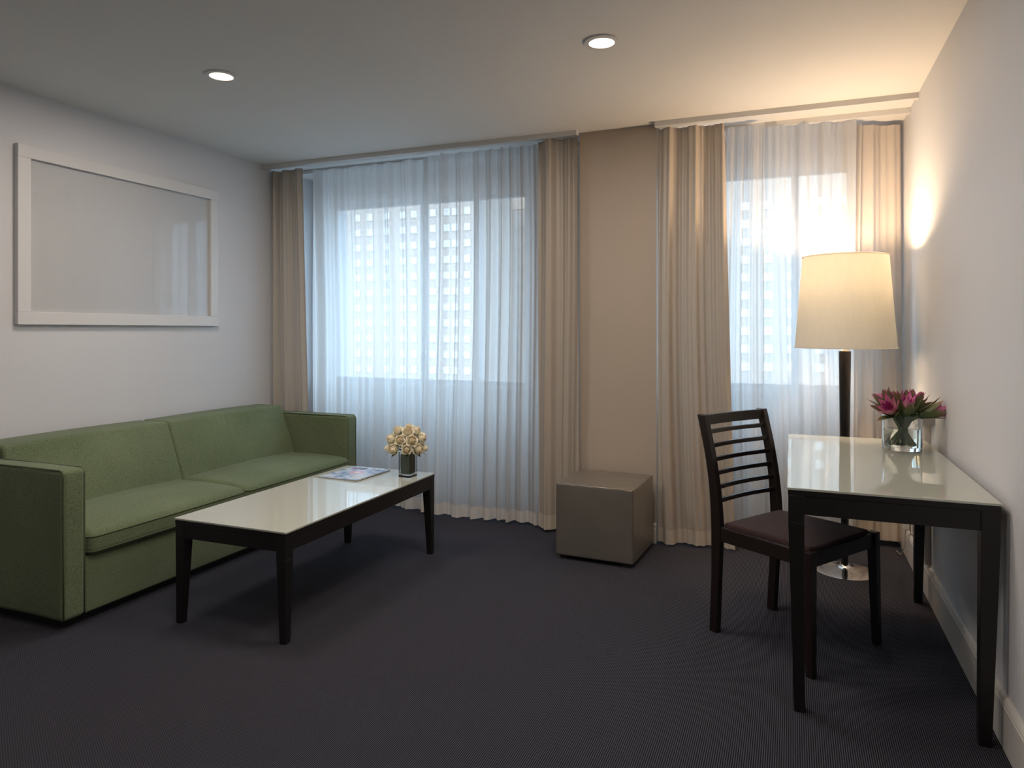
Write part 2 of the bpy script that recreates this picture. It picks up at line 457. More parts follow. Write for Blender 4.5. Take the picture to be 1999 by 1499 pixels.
    def build(self, name, m, parent=None, smooth=False, bevel=0.0, loc=None, rot=None, sharp=None):
        o = bpy.data.objects.new(name, self.mesh(name, m, smooth))
        COL.objects.link(o)
        if parent is not None: o.parent = parent
        if loc: o.location = loc
        if rot: o.rotation_euler = rot
        if bevel:
            b = o.modifiers.new('bevel', 'BEVEL'); b.width = bevel; b.segments = 2; b.limit_method = 'ANGLE'; b.angle_limit = R(40)
        if sharp:
            o.data.set_sharp_from_angle(angle=R(sharp))
        return o

def empty(name, loc=(0, 0, 0), rz=0.0):
    o = bpy.data.objects.new(name, None); COL.objects.link(o)
    o.empty_display_size = 0.05
    o.location = loc; o.rotation_euler = (0, 0, rz)
    return o

def tag(o, label=None, cat=None, group=None, kind=None):
    if label: o['label'] = label
    if cat: o['category'] = cat
    if group: o['group'] = group
    if kind: o['kind'] = kind
    return o

def struct(o, label, cat):
    return tag(o, label, cat, kind='structure')

def dup(o, parent=None):
    c = o.copy(); COL.objects.link(c); c.parent = parent
    for ch in list(o.children): dup(ch, c)
    return c

# ------------------------------------------------------------------ room shell
XL, XR, YB, YF, ZC = -3.66, 0.61, 4.75, -2.6, 2.50
PX0, PX1, PY = -1.225, -0.748, 4.19          # pier between the windows
W1 = (-3.52, -1.78, 0.85, 2.30)               # window openings: x0, x1, sill, head
W2 = (-0.55, 0.36, 0.885, 2.30)
T = 0.25
floor = MB().box(XL - T, XR + T, YF - T, YB + T, -0.12, 0.0).build('floor', M['carpet'])
struct(floor, 'dark charcoal ribbed loop carpet across the whole room', 'floor')
o = MB().box(XL - T, XR + T, YF - T, YB + T, ZC, ZC + 0.2).build('ceiling', M['ceiling'])
struct(o, 'plain white painted ceiling above the curtains', 'ceiling')
o = MB().box(XL - T, XL, YF, YB, 0, ZC).build('wall_left', M['wall'])
struct(o, 'white wall behind the green sofa', 'wall')
o = MB().box(XR, XR + T, YF, YB, 0, ZC).build('wall_right', M['wall'])
struct(o, 'pale wall beside the tall desk on the right', 'wall')
o = MB().box(XL - T, XR + T, YF - T, YF, 0, ZC).build('wall_front', M['wall'])
struct(o, 'plain wall behind the viewer', 'wall')
b = MB()
for (x0, x1, z0, z1) in [(XL - T, W1[0], 0, ZC), (W1[0], W1[1], 0, W1[2]), (W1[0], W1[1], W1[3], ZC), (W1[1], W2[0], 0, ZC),
                         (W2[0], W2[1], 0, W2[2]), (W2[0], W2[1], W2[3], ZC), (W2[1], XR + T, 0, ZC)]:
    b.box(x0, x1, YB, YB + T, z0, z1)
o = b.build('wall_back', M['wall'])
struct(o, 'window wall behind the white sheer curtains', 'wall')
o = MB().box(PX0, PX1, PY, YB, 0, ZC).build('wall_pier', M['pier'])
struct(o, 'warm beige wall pier between the two curtained windows', 'wall')

# skirting with a moulded top: profile swept along a straight run
def skirting(name, p0, p1, nrm, h, label):
    """p0 -> p1 along the foot of the wall, nrm points into the room"""
    prof = [(0.0, 0.0), (0.014, 0.0), (0.014, h - 0.03), (0.011, h - 0.026), (0.015, h - 0.016), (0.010, h - 0.006), (0.004, h), (0.0, h)]
    rings = []
    for p in (p0, p1):
        rings.append([(p[0] + nrm[0] * a, p[1] + nrm[1] * a, z) for a, z in prof])
    o = MB().loft(rings).build(name, M['trim'])
    struct(o, label, 'baseboard')
    return o
skirting('baseboard_right', (XR, YF), (XR, YB), (-1, 0), 0.16, 'painted moulded baseboard along the right wall under the desk')
skirting('baseboard_left', (XL, YF), (XL, YB), (1, 0), 0.16, 'painted moulded baseboard behind the sofa')
b = skirting('baseboard_pier', (PX0, PY), (PX1, PY), (0, -1), 0.12, 'short painted baseboard at the foot of the beige pier')

# windows: frame, mullions, panes, sill
def window(name, W, mull, label):
    x0, x1, z0, z1 = W
    y0, y1 = YB + 0.05, YB + 0.10
    b = MB(); fw = 0.04
    b.box(x0, x1, y0, y1, z0, z0 + fw); b.box(x0, x1, y0, y1, z1 - fw, z1)
    b.box(x0, x0 + fw, y0, y1, z0 + fw, z1 - fw); b.box(x1 - fw, x1, y0, y1, z0 + fw, z1 - fw)
    w = b.build(name, M['alu'])
    struct(w, label, 'window')
    xs = [x0 + fw] + list(mull) + [x1 - fw]
    for mx in mull:
        MB().box(mx - 0.022, mx + 0.022, y0 - 0.005, y1 + 0.005, z0 + fw, z1 - fw).build('mullion', M['alu'], w)
    for i in range(len(xs) - 1):
        a = xs[i] + (0.022 if i else 0); c = xs[i + 1] - (0.022 if i < len(xs) - 2 else 0)
        MB().box(a, c, y0 + 0.02, y0 + 0.026, z0 + fw, z1 - fw).build('pane', M['pane'], w)
    MB().box(x0 - 0.03, x1 + 0.03, YB - 0.03, YB + 0.05, z0 - 0.03, z0 + 0.002).build('window_sill', M['trim'], w, bevel=0.004)
    # light portal: tells the renderer where the sky comes in
    pl = bpy.data.lights.new('window_portal', 'AREA'); pl.shape = 'RECTANGLE'
    pl.size = x1 - x0; pl.size_y = z1 - z0; pl.cycles.is_portal = True
    po = bpy.data.objects.new('window_portal', pl); COL.objects.link(po)
    po.location = ((x0 + x1) / 2, YB + 0.20, (z0 + z1) / 2); po.rotation_euler = (R(-90), 0, 0)
    return w
window('window_1', W1, (-2.67, -2.21), 'wide metal framed window behind the sheers left of the pier')
window('window_2', W2, (0.02,), 'narrow metal framed window behind the sheers by the floor lamp')

# recessed ceiling lights
def ceiling_light(x, y, first=None):
    if first is None:
        t = empty('ceiling_light', (x, y, ZC))
        MB().lathe([(0.075, 0.0), (0.075, -0.006), (0.055, -0.008), (0.055, -0.001)], 32).build('rim', M['frame_white'], t)
        MB().lathe([(0.054, -0.001), (0.054, -0.005)], 32).build('lens', M['downlight'], t)
    else:
        t = dup(first); t.location = (x, y, ZC)
    l = bpy.data.lights.new('downlight', 'AREA'); l.shape = 'DISK'; l.size = 0.5; l.energy = CEIL_POWER; l.color = CEIL_COLOR
    lo = bpy.data.objects.new('downlight', l); COL.objects.link(lo); lo.location = (x, y, ZC - 0.02)
    return t
first = None
names = ['closest to the sofa', 'above the open carpet near the coffee table', 'furthest from the windows and nearest the viewer', 'above the ottoman side of the room']
for i, (x, y) in enumerate(CEIL_LIGHTS):
    t = ceiling_light(x, y, first)
    first = first or t
    tag(t, 'round recessed ceiling light overhead, ' + names[i], 'ceiling light', 'recessed ceiling lights')

# ------------------------------------------------------------------ outdoors
g = MB().box(-400, 400, 12, 500, -20.5, -20).build('ground', M['street'])
struct(g, 'grey street level far below the windows', 'ground')

def tower(name, label, x0, x1, y, z0, z1, cols, rows, fm, ww=1.6, wh=1.5, seed=1):
    t = empty(name, ((x0 + x1) / 2, y, z0)); ox, oz = (x0 + x1) / 2, z0
    tag(t, label, 'building')
    MB().box(x0 - ox, x1 - ox, 0, 18, 0, z1 - z0).build('wall', fm, t)
    fr = MB()
    fr.box(-ww / 2 - 0.12, -ww / 2, -0.1, 0.0, -0.12, wh + 0.12); fr.box(ww / 2, ww / 2 + 0.12, -0.1, 0.0, -0.12, wh + 0.12)
    fr.box(-ww / 2, ww / 2, -0.1, 0.0, -0.12, 0); fr.box(-ww / 2, ww / 2, -0.1, 0.0, wh, wh + 0.12)
    fme = fr.mesh('window', fm); pme = MB().box(-ww / 2, ww / 2, -0.06, -0.02, 0, wh).mesh('pane', M['pane_far'])
    for zb in rows:
        for cx in cols:
            w = bpy.data.objects.new('window', fme); COL.objects.link(w); w.parent = t; w.location = (cx - ox, 0, zb - oz)
            p = bpy.data.objects.new('pane', pme); COL.objects.link(p); p.parent = w
    return t
S_, C_ = math.sin(math.atan2(545.5, 1362)), math.cos(math.atan2(545.5, 1362))
def colX(px, Y):                     # where a line of sight at this column meets a facade at Y
    k = (px - 999.5) / 1362.0
    return Y * (k * C_ - S_) / (C_ + k * S_)
YT = 118.0
rows = [1.27 - 8.2 + 3.0 * i for i in range(0, 12)]
tower('apartment_building', 'pale apartment tower with rows of bright windows, seen through left sheers', colX(590, YT), colX(930, YT), YT, -20, 32,
      [colX(p, YT) for p in (649, 672, 698, 722, 755, 787, 808, 845, 872, 888, 912)], rows, M['facade'], 1.3, 1.3)
YT2 = 165.0
tower('apartment_building', 'plain white building further off, seen through the right window', colX(1380, YT2), colX(1800, YT2), YT2, -20, 45,
      [colX(p, YT2) for p in (1455, 1500, 1545, 1600, 1650)], [1.27 - 9 + 4.0 * i for i in range(0, 10)], M['facade_b'], 1.8, 1.8)
t = empty('office_block', (colX(1031, 142), 142, -20))
tag(t, 'blank pale office block right of the tower, behind left sheers', 'building')
wx = (colX(1130, 142) - colX(932, 142)) / 2
MB().box(-wx, wx, 0, 18, 0, 60).build('wall', M['facade_b'], t)
for k in range(14):
    MB().box(-wx, wx, -0.3, 0, 1.5 + k * 4.2, 1.9 + k * 4.2).build('floor_band', M['facade_b'], t)

# ------------------------------------------------------------------ curtains
def fold_curve(path, n):
    """resample a polyline to n+1 points with normals"""
    seg = [0.0]
    for i in range(len(path) - 1):
        seg.append(seg[-1] + math.dist(path[i], path[i + 1]))
    L = seg[-1]; out = []
    for k in range(n + 1):
        s = L * k / n
        i = max(j for j in range(len(path) - 1) if seg[j] <= s + 1e-9)
        u = (s - seg[i]) / (seg[i + 1] - seg[i])
        x = path[i][0] * (1 - u) + path[i + 1][0] * u; y = path[i][1] * (1 - u) + path[i + 1][1] * u
        out.append((x, y, s))
    return out, L

def curtain(name, bottom, top, z0, z1, period, amp, seed, m, hem_m, hem_h, label, cat, group, res=0.006, nz=26, wob=0.0, sharp=0.35, lift=0.0):
    rnd = random.Random(seed)
    P0, L0 = fold_curve(bottom, max(20, int(sum(math.dist(bottom[i], bottom[i + 1]) for i in range(len(bottom) - 1)) / res)))
    n = len(P0) - 1
    P1, L1 = fold_curve(top, n)
    # irregular fold phase
    edges = [0.0]
    while edges[-1] < L0:
        edges.append(edges[-1] + period * rnd.choice((0.55, 0.8, 1.0, 1.25, 1.6)))
    amps = [rnd.uniform(0.55, 1.25) for _ in edges]
    drift = [rnd.uniform(-1, 1) for _ in edges]
    def disp(s, v):
        s2 = s + wob * math.sin(v * 2.2 + seed) * period
        i = 0
        while i < len(edges) - 2 and edges[i + 1] < s2: i += 1
        u = max(0.0, min(1.0, (s2 - edges[i]) / (edges[i + 1] - edges[i])))
        a = amps[i] * (0.85 + 0.25 * drift[i] * v)
        w = 0.5 - 0.5 * math.cos(2 * PI * u)
        w = w ** (1.0 + sharp * drift[i] * 0.8 + sharp)
        fine = 0.10 * math.sin(2 * PI * s2 / (period * 0.37) + seed + 1.5 * v)
        return (a * w - 0.5 + fine) * amp
    vs_ = []; 
    rowsz = [z0 + (z1 - z0) * (j / nz) for j in range(nz + 1)]
    hz = z0 + hem_h
    rowsz = sorted(set([z for z in rowsz if abs(z - hz) > 0.03] + [hz]))
    def point(k, z):
        v = (z - z0) / (z1 - z0)
        x = P0[k][0] * (1 - v) + P1[k][0] * v; y = P0[k][1] * (1 - v) + P1[k][1] * v
        k0, k1 = max(0, k - 1), min(n, k + 1)
        tx = P0[k1][0] - P0[k0][0]; ty = P0[k1][1] - P0[k0][1]; l = math.hypot(tx, ty)
        nx_, ny_ = ty / l, -tx / l
        d = disp(P0[k][2], v * 1.6) * (1.0 - 0.15 * v)
        zz = z
        if z == z0: zz = z0 + lift * (0.5 + 0.5 * math.sin(P0[k][2] * 9 + seed))
        return (x + nx_ * d, y + ny_ * d, zz)
    hem_rows = [z for z in rowsz if z <= hz + 1e-6]
    body_rows = [z for z in rowsz if z >= hz - 1e-6]
    def sheet(rr, off=0.0):
        vs_ = [point(k, z) for z in rr for k in range(n + 1)]
        if off: vs_ = [(a, b_ - off, c) for a, b_, c in vs_]
        fs_ = [(j * (n + 1) + k, j * (n + 1) + k + 1, (j + 1) * (n + 1) + k + 1, (j + 1) * (n + 1) + k) for j in range(len(rr) - 1) for k in range(n)]
        return vs_, fs_
    root = empty(name, ((bottom[0][0] + bottom[-1][0]) / 2, (bottom[0][1] + bottom[-1][1]) / 2, z0))
    rl = root.location.copy()
    def shift(sf): return [(a - rl[0], b_ - rl[1], c - rl[2]) for a, b_, c in sf[0]], sf[1]
    MB().add(*shift(sheet(body_rows))).build('cloth', m, root, smooth=True)
    MB().add(*shift(sheet(hem_rows, 0.001))).build('hem', hem_m, root, smooth=True)
    tag(root, label, cat, group)
    return root
ZT = ZC - 0.03
GS, GD = 'white sheer curtains over the two windows', 'taupe satin side drapes'
YS = 4.27
SH = dict(wob=0.16, lift=0.012, sharp=0.45)
curtain('sheer_curtain', [(-3.34, YS + 0.02), (-2.36, YS + 0.02)], [(-3.36, YS + 0.04), (-2.34, YS + 0.02)], 0.012, ZT, 0.125, 0.065, 3, M['sheer'], M['sheer_hem'], 0.085,
        'white sheer curtain nearest the sofa, hanging behind the roses', 'curtain', GS, **SH)
curtain('sheer_curtain', [(-2.385, YS - 0.045), (-1.43, YS - 0.045)], [(-2.365, YS - 0.04), (-1.46, YS - 0.04)], 0.012, ZT, 0.125, 0.07, 8, M['sheer'], M['sheer_hem'], 0.085,
        'white sheer curtain between the roses and the taupe ottoman', 'curtain', GS, **SH)
curtain('sheer_curtain', [(-0.42, YS + 0.03), (-0.145, YS + 0.03)], [(-0.36, YS + 0.03), (-0.15, YS + 0.03)], 0.012, ZT, 0.07, 0.05, 12, M['sheer'], M['sheer_hem'], 0.085,
        'narrow white sheer curtain seen behind the slatted chair back', 'curtain', GS, **SH)
curtain('sheer_curtain', [(-0.155, YS + 0.08), (0.32, YS + 0.15)], [(-0.155, YS + 0.08), (0.34, YS + 0.15)], 0.012, ZT, 0.11, 0.055, 5, M['sheer'], M['sheer_hem'], 0.085,
        'white sheer curtain hanging right behind the floor lamp pole', 'curtain', GS, **SH)
curtain('drape', [(-3.659, 4.23), (-3.30, 4.20)], [(-3.659, 4.23), (-3.36, 4.20)], 0.02, ZT, 0.115, 0.055, 21, M['drape'], M['drape_hem'], 0.09,
        'taupe drape in the left corner behind the sofa arm', 'curtain', GD)
curtain('drape', [(-1.50, 4.17), (-1.214, 4.150)], [(-1.50, 4.17), (-1.214, 4.150)], 0.02, ZT, 0.10, 0.055, 33, M['drape'], M['drape_hem'], 0.09,
        'taupe drape left of the beige pier behind the ottoman', 'curtain', GD, wob=0.1)
curtain('drape', [(-0.738, 4.155), (-0.30, 4.20)], [(-0.738, 4.165), (-0.36, 4.20)], 0.015, ZT, 0.115, 0.075, 44, M['drape'], M['drape_hem'], 0.085,
        'warm satin drape right of the pier behind the slatted chair', 'curtain', GD, wob=0.15)
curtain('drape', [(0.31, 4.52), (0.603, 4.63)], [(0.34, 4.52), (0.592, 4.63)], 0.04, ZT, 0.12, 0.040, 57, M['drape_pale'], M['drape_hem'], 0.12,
        'pale drape in the right corner beside the lamp shade', 'curtain', GD)
for (x0, x1, lab) in [(XL, PX0, 'white ceiling curtain track above the left window'), (PX1, XR, 'white ceiling curtain track above the right window')]:
    tr = MB().box(x0, x1, 4.12, 4.16, ZC - 0.03, ZC).box(x0, x1, 4.38, 4.42, ZC - 0.03, ZC).build('curtain_track', M['frame_white'])
    tag(tr, lab, 'curtain track')

# ------------------------------------------------------------------ sofa
SY0, SY1, SXF, SXB = 2.015, 4.145, -2.835, -3.63
sofa = empty('sofa', ((SXF + SXB) / 2, (SY0 + SY1) / 2, 0)); sl = sofa.location.copy()
tag(sofa, 'long green fabric sofa with square arms against the left wall', 'sofa')
def L(x, y, z): return (x - sl[0], y - sl[1], z)
AW = 0.105
b = MB().box(SXB + 0.05 - sl[0], SXF - 0.05 - sl[0], SY0 + 0.05 - sl[1], SY1 - 0.05 - sl[1], 0.0, 0.045)
b.build('plinth', M['plinth'], sofa)
# base box with front panel
MB().rbox(SXF - SXB - 0.02, SY1 - SY0 - 2 * AW, 0.25, 0.012, 4, 8, 2, L((SXF + SXB) / 2, (SY0 + SY1) / 2, 0.04 + 0.125)).build('base', M['green'], sofa, smooth=True)
for (ya, yb, k) in ((SY0, SY0 + AW, 0), (SY1 - AW, SY1, 1)):
    cx, cy, cz = (SXF + SXB) / 2, (ya + yb) / 2, 0.04 + 0.32
    def armfn(q):
        q = Vector(q)
        q.y += 0.004 * math.sin(q.x * 9 + k) * (abs(q.z) / 0.33)
        return q
    a = MB().rbox(SXF - SXB, AW, 0.64, 0.022, 8, 2, 8, L(cx, cy, cz), armfn).build('armrest', M['green'], sofa, smooth=True)
    for yy in (ya + 0.006, yb - 0.006):
        r_ = 0.03
        pts = [L(SXB + 0.03, yy, 0.678), L(SXF - r_, yy, 0.678)]
        for i in range(1, 7):
            th = PI / 2 * i / 6
            pts.append(L(SXF - r_ + (r_ - 0.004) * math.sin(th), yy, 0.678 - r_ + (r_) * math.cos(th)))
        pts += [L(SXF - 0.004, yy, 0.4), L(SXF - 0.004, yy, 0.05)]
        MB().tube(pts, 0.0035, 6).build('piping', M['green_pipe'], a, smooth=True)
YM = 3.055
# backrests: two sections, slanted, the far one creased
for (ya, yb, k) in ((SY0 + AW + 0.002, YM - 0.0015, 0), (YM + 0.0015, SY1 - AW - 0.002, 1)):
    ln = yb - ya
    def backfn(q, ln=ln, k=k):
        q = Vector(q)
        v = (q.z + 0.18) / 0.36
        if q.x > 0:
            bulge = 0.018 * math.cos(PI * max(-1, min(1, q.y / ln)) * 0.9) * math.sin(PI * max(0, min(1, v)))
            q.x += bulge
            q.x += 0.004 * mnoise.noise(Vector((q.y * 4, q.z * 5, 3.0 + 5 * k)))
            if k == 1:
                for c, dz, w_ in ((-0.14, 0.12, 0.010), (-0.10, 0.12, 0.011), (-0.055, 0.10, 0.012)):
                    e = (q.y - c - 0.25 * (q.z - dz)) / w_
                    q.x += 0.006 * math.exp(-e * e) * math.exp(-((q.z - dz) / 0.055) ** 2)
            q.x += 0.0
        if q.z > 0: q.z += 0.005 * math.cos(PI * q.y / ln)
        # lean: top further back
        q.x -= (v - 0.0) * 0.13
        return q
    MB().rbox(0.22, ln, 0.38, 0.017, 6, 110 if k else 40, 26, L(-3.375, (ya + yb) / 2, 0.545), backfn).build('backrest', M['green'], sofa, smooth=True)
# the upright back panel behind them
MB().rbox(0.06, SY1 - SY0 - 2 * AW, 0.62, 0.01, 2, 4, 2, L(-3.60, (SY0 + SY1) / 2, 0.36)).build('back_panel', M['green'], sofa, smooth=True)
# seat cushions with piping
for (ya, yb, k) in ((SY0 + AW + 0.003, YM - 0.003, 0), (YM + 0.003, SY1 - AW - 0.003, 1)):
    ln = yb - ya; dx = 0.60; hz = 0.115
    def seatfn(q, ln=ln, dx=dx, k=k):
        q = Vector(q)
        cx_ = max(0, math.cos(PI * q.x / dx * 0.98)); cy_ = max(0, math.cos(PI * q.y / ln * 0.98))
        if q.z > 0:
            q.z += 0.028 * (cx_ ** 0.6) * (cy_ ** 0.5)
            q.z += 0.003 * mnoise.noise(Vector((q.x * 5, q.y * 5, k * 7.0)))
            if q.x > 0: q.z -= 0.012 * (q.x / (dx / 2)) ** 3
        if q.x > 0.2:
            q.x += 0.006 * cy_ ** 0.5
        return q
    cx = SXF + 0.022 - dx / 2
    c = MB().rbox(dx, ln, hz, 0.035, 14, 22, 2, L(cx, (ya + yb) / 2, 0.288 + hz / 2), seatfn).build('seat_cushion', M['green'], sofa, smooth=True)
    for zz, ins in ((0.288 + hz - 0.030, 0.0), (0.288 + 0.020, 0.003)):
        pts = []
        hx, hy, rr = dx / 2 + 0.0005 - ins, ln / 2 - 0.001, 0.034
        for (qx, qy, a0) in ((hx - rr, hy - rr, 0), (-hx + rr, hy - rr, 90), (-hx + rr, -hy + rr, 180), (hx - rr, -hy + rr, 270)):
            for i in range(6):
                th = R(a0 + 90 * i / 5)
                pts.append((qx + rr * math.cos(th), qy + rr * math.sin(th)))
        full = []
        for i in range(len(pts)):
            p_, q_ = pts[i], pts[(i + 1) % len(pts)]
            m_ = 10 if math.dist(p_, q_) > 0.2 else 1
            for j in range(m_):
                u = j / m_; x = p_[0] * (1 - u) + q_[0] * u; y = p_[1] * (1 - u) + q_[1] * u
                if x > 0.2: x += 0.006 * max(0, math.cos(PI * y / ln * 0.98)) ** 0.5
                full.append((x, y))
        MB().tube([L(cx + x, (ya + yb) / 2 + y, zz) for x, y in full], 0.0032, 6, closed=True).build('piping', M['green_pipe'], c, smooth=True)

# ------------------------------------------------------------------ tables
def leg(parent, x, y, sx, sy, ztop, wt, wb, inset):
    """tapered leg whose outer corner is at x,y; sx,sy point inwards"""
    t = sorted((x, x + sx * wt)); u = sorted((y, y + sy * wt))
    bt = sorted((x + sx * inset, x + sx * (inset + wb))); bu = sorted((y + sy * inset, y + sy * (inset + wb)))
    zk = ztop - 0.09
    MB().frustum((bt[0], bt[1], bu[0], bu[1], 0), (t[0], t[1], u[0], u[1], zk)).add(
        [(t[0], u[0], zk), (t[1], u[0], zk), (t[1], u[1], zk), (t[0], u[1], zk), (t[0], u[0], ztop), (t[1], u[0], ztop), (t[1], u[1], ztop), (t[0], u[1], ztop)],
        [(4, 5, 6, 7), (0, 1, 5, 4), (1, 2, 6, 5), (2, 3, 7, 6), (3, 0, 4, 7)]).build('leg', M['black_wood'], parent, bevel=0.0015)

def table(name, x0, x1, y0, y1, H, apron, wt, wb, inset, label, gt=0.008, cat='table'):
    cx, cy = (x0 + x1) / 2, (y0 + y1) / 2
    t = empty(name, (cx, cy, 0)); tag(t, label, cat)
    hx, hy = (x1 - x0) / 2, (y1 - y0) / 2
    MB().box(-hx, hx, -hy, hy, H - gt, H).build('glass_top', M['table_glass'], t, bevel=0.0015)
    MB().box(-hx + 0.003, hx - 0.003, -hy + 0.003, hy - 0.003, H - gt - 0.018, H - gt).build('frame_rim', M['black_wood'], t, bevel=0.001)
    za, zb = H - gt - 0.018, H - apron
    zt = za - 0.0
    for sx, sy in ((-1, -1), (1, -1), (1, 1), (-1, 1)):
        leg(t, sx * (hx - 0.004), sy * (hy - 0.004), -sx, -sy, zt, wt, wb, inset)
    for sy in (-1, 1):
        q = sorted((sy * (hy - 0.006), sy * (hy - 0.028)))
        MB().box(-hx + wt + 0.004, hx - wt - 0.004, q[0], q[1], zb, za).build('apron', M['black_wood'], t, bevel=0.0015)
    for sx in (-1, 1):
        q = sorted((sx * (hx - 0.006), sx * (hx - 0.028)))
        MB().box(q[0], q[1], -hy + wt + 0.004, hy - wt - 0.004, zb, za).build('apron', M['black_wood'], t, bevel=0.0015)
    return t
table('coffee_table', -2.488, -1.888, 2.266, 3.536, 0.457, 0.085, 0.048, 0.030, 0.002, 'low black coffee table with white glass top in front of the sofa', cat='table')
table('desk', -0.014, 0.588, 2.487, 3.775, 0.75, 0.088, 0.050, 0.034, 0.018, 'tall black desk with white glass top beside the right wall', cat='desk')

# ------------------------------------------------------------------ chair
ch = empty('slatted_chair', (-0.181, 3.219, 0), math.atan2(-0.545, 0.838))
tag(ch, 'dark brown wooden chair with slatted back and maroon seat, tucked at the desk', 'chair')
def post_x(z):
    pts = [(0, -0.012), (0.22, 0.0), (0.45, 0.008), (0.60, -0.004), (0.75, -0.030), (0.91, -0.072)]
    for i in range(len(pts) - 1):
        if z <= pts[i + 1][0]:
            u = (z - pts[i][0]) / (pts[i + 1][0] - pts[i][0])
            u = max(0, u)
            return pts[i][1] * (1 - u) + pts[i + 1][1] * u
    return pts[-1][1]
def post_xs(z):
    return (post_x(max(0, z - 0.05)) + 2 * post_x(z) + post_x(min(0.91, z + 0.05))) / 4 if 0.03 < z < 0.88 else post_x(z)
for s in (-1, 1):
    rings = []
    for i in range(25):
        z = 0.91 * i / 24
        c = post_xs(z); hw = 0.015; hd = 0.019 + 0.004 * math.exp(-((z - 0.45) / 0.15) ** 2)
        yc = s * (0.200 + 0.006 * min(1, z / 0.45))
        rings.append([(c - hd, yc - hw, z), (c + hd, yc - hw, z), (c + hd, yc + hw, z), (c - hd, yc + hw, z)])
    MB().loft(rings).build('rear_post', M['chair_wood'], ch, bevel=0.003)
    # front leg, tapered towards the foot and leaning out a little
    yt = s * 0.225; yb_ = s * 0.232
    MB().frustum((0.447 - 0.014, 0.447 + 0.014, yb_ - 0.014, yb_ + 0.014, 0), (0.436 - 0.019, 0.436 + 0.019, yt - 0.019, yt + 0.019, 0.455)).build('front_leg', M['chair_wood'], ch, bevel=0.003)
def curved_bar(y0, y1, z0, z1, x_at, bow, th, name):
    rings = []
    for i in range(13):
        u = i / 12; y = y0 + (y1 - y0) * u
        xx = x_at - bow * math.sin(PI * u)
        rings.append([(xx - th / 2, y, z0), (xx + th / 2, y, z0), (xx + th / 2 + 0.0, y, z1), (xx - th / 2, y, z1)])
    return MB().loft(rings).build(name, M['chair_wood'], ch, bevel=0.002)
curved_bar(-0.192, 0.192, 0.864, 0.908, post_x(0.886), 0.014, 0.020, 'top_rail')
for i in range(6):
    z = 0.836 - 0.057 * i
    curved_bar(-0.192, 0.192, z - 0.009, z + 0.009, post_x(z), 0.016, 0.016, 'slat')
curved_bar(-0.192, 0.192, 0.385, 0.446, post_x(0.42), 0.0, 0.020, 'rear_rail')
MB().box(0.424, 0.446, -0.208, 0.208, 0.395, 0.452).build('front_rail', M['chair_wood'], ch, bevel=0.003)
for s in (-1, 1):
    q0, q1 = s * 0.206, s * 0.226
    MB().add([(0.02, q0 - 0.010, 0.39), (0.02, q0 + 0.010, 0.39), (0.42, q1 + 0.008, 0.395), (0.42, q1 - 0.012, 0.395),
              (0.02, q0 - 0.010, 0.450), (0.02, q0 + 0.010, 0.450), (0.42, q1 + 0.008, 0.452), (0.42, q1 - 0.012, 0.452)],
             [(0, 3, 2, 1), (4, 5, 6, 7), (0, 1, 5, 4), (1, 2, 6, 5), (2, 3, 7, 6), (3, 0, 4, 7)]).build('side_rail', M['chair_wood'], ch, bevel=0.003)
def padfn(q):
    q = Vector(q)
    w = 0.92 + 0.08 * (q.x + 0.2) / 0.4          # narrower at the back
    q.y *= w
    if q.z > 0: q.z += 0.014 * max(0, math.cos(PI * q.x / 0.41)) ** 0.7 * max(0, math.cos(PI * q.y / 0.42)) ** 0.7
    # cut the front corners where the legs come up
    if q.x > 0.185 and abs(q.y) > 0.17:
        k_ = min(1, (q.x - 0.185) / 0.02) * min(1, (abs(q.y) - 0.17) / 0.02)
        q.x -= 0.010 * k_
    return q
MB().rbox(0.415, 0.424, 0.030, 0.0135, 16, 16, 1, (0.232, 0, 0.449), padfn).build('seat', M['seat_fabric'], ch, smooth=True)

# ------------------------------------------------------------------ ottoman
ot = empty('cube_ottoman', (-0.987, 3.908, 0), R(-3.5))
tag(ot, 'square taupe leatherette cube ottoman at the foot of the beige pier', 'ottoman')
def ottfn(q):
    q = Vector(q)
    if q.z > 0.15: q.z += 0.010 * max(0, math.cos(PI * q.x / 0.45)) * max(0, math.cos(PI * q.y / 0.45)) + 0.0025 * mnoise.noise(Vector((q.x * 14, q.y * 14, 1)))
    lateral = 0.004 * math.cos(PI * q.z / 0.42)
    if abs(q.x) > 0.2: q.x += math.copysign(lateral * math.cos(PI * q.y / 0.5), q.x)
    if abs(q.y) > 0.2: q.y += math.copysign(lateral * math.cos(PI * q.x / 0.5), q.y)
    q.x += 0.0015 * mnoise.noise(q * 18); q.y += 0.0015 * mnoise.noise(q * 18 + Vector((5, 0, 0)))
    return q
body = MB().rbox(0.440, 0.440, 0.400, 0.010, 22, 22, 20, (0, 0, 0.022 + 0.200), ottfn).build('cover', M['leatherette'], ot, smooth=True)
def rr_loop(h, z):
    return [(-h, -h, z), (0, -h - 0.0005, z), (h, -h, z), (h + 0.0005, 0, z), (h, h, z), (0, h + 0.0005, z), (-h, h, z), (-h - 0.0005, 0, z)]
MB().tube(rr_loop(0.217, 0.418), 0.003, 6, closed=True).build('top_seam', M['leatherette'], body, smooth=True)
for sx in (-1, 1):
    for sy in (-1, 1):
        MB().box(sx * 0.18 - 0.022, sx * 0.18 + 0.022, sy * 0.18 - 0.022, sy * 0.18 + 0.022, 0.0, 0.026).build('foot', M['plinth'], ot)

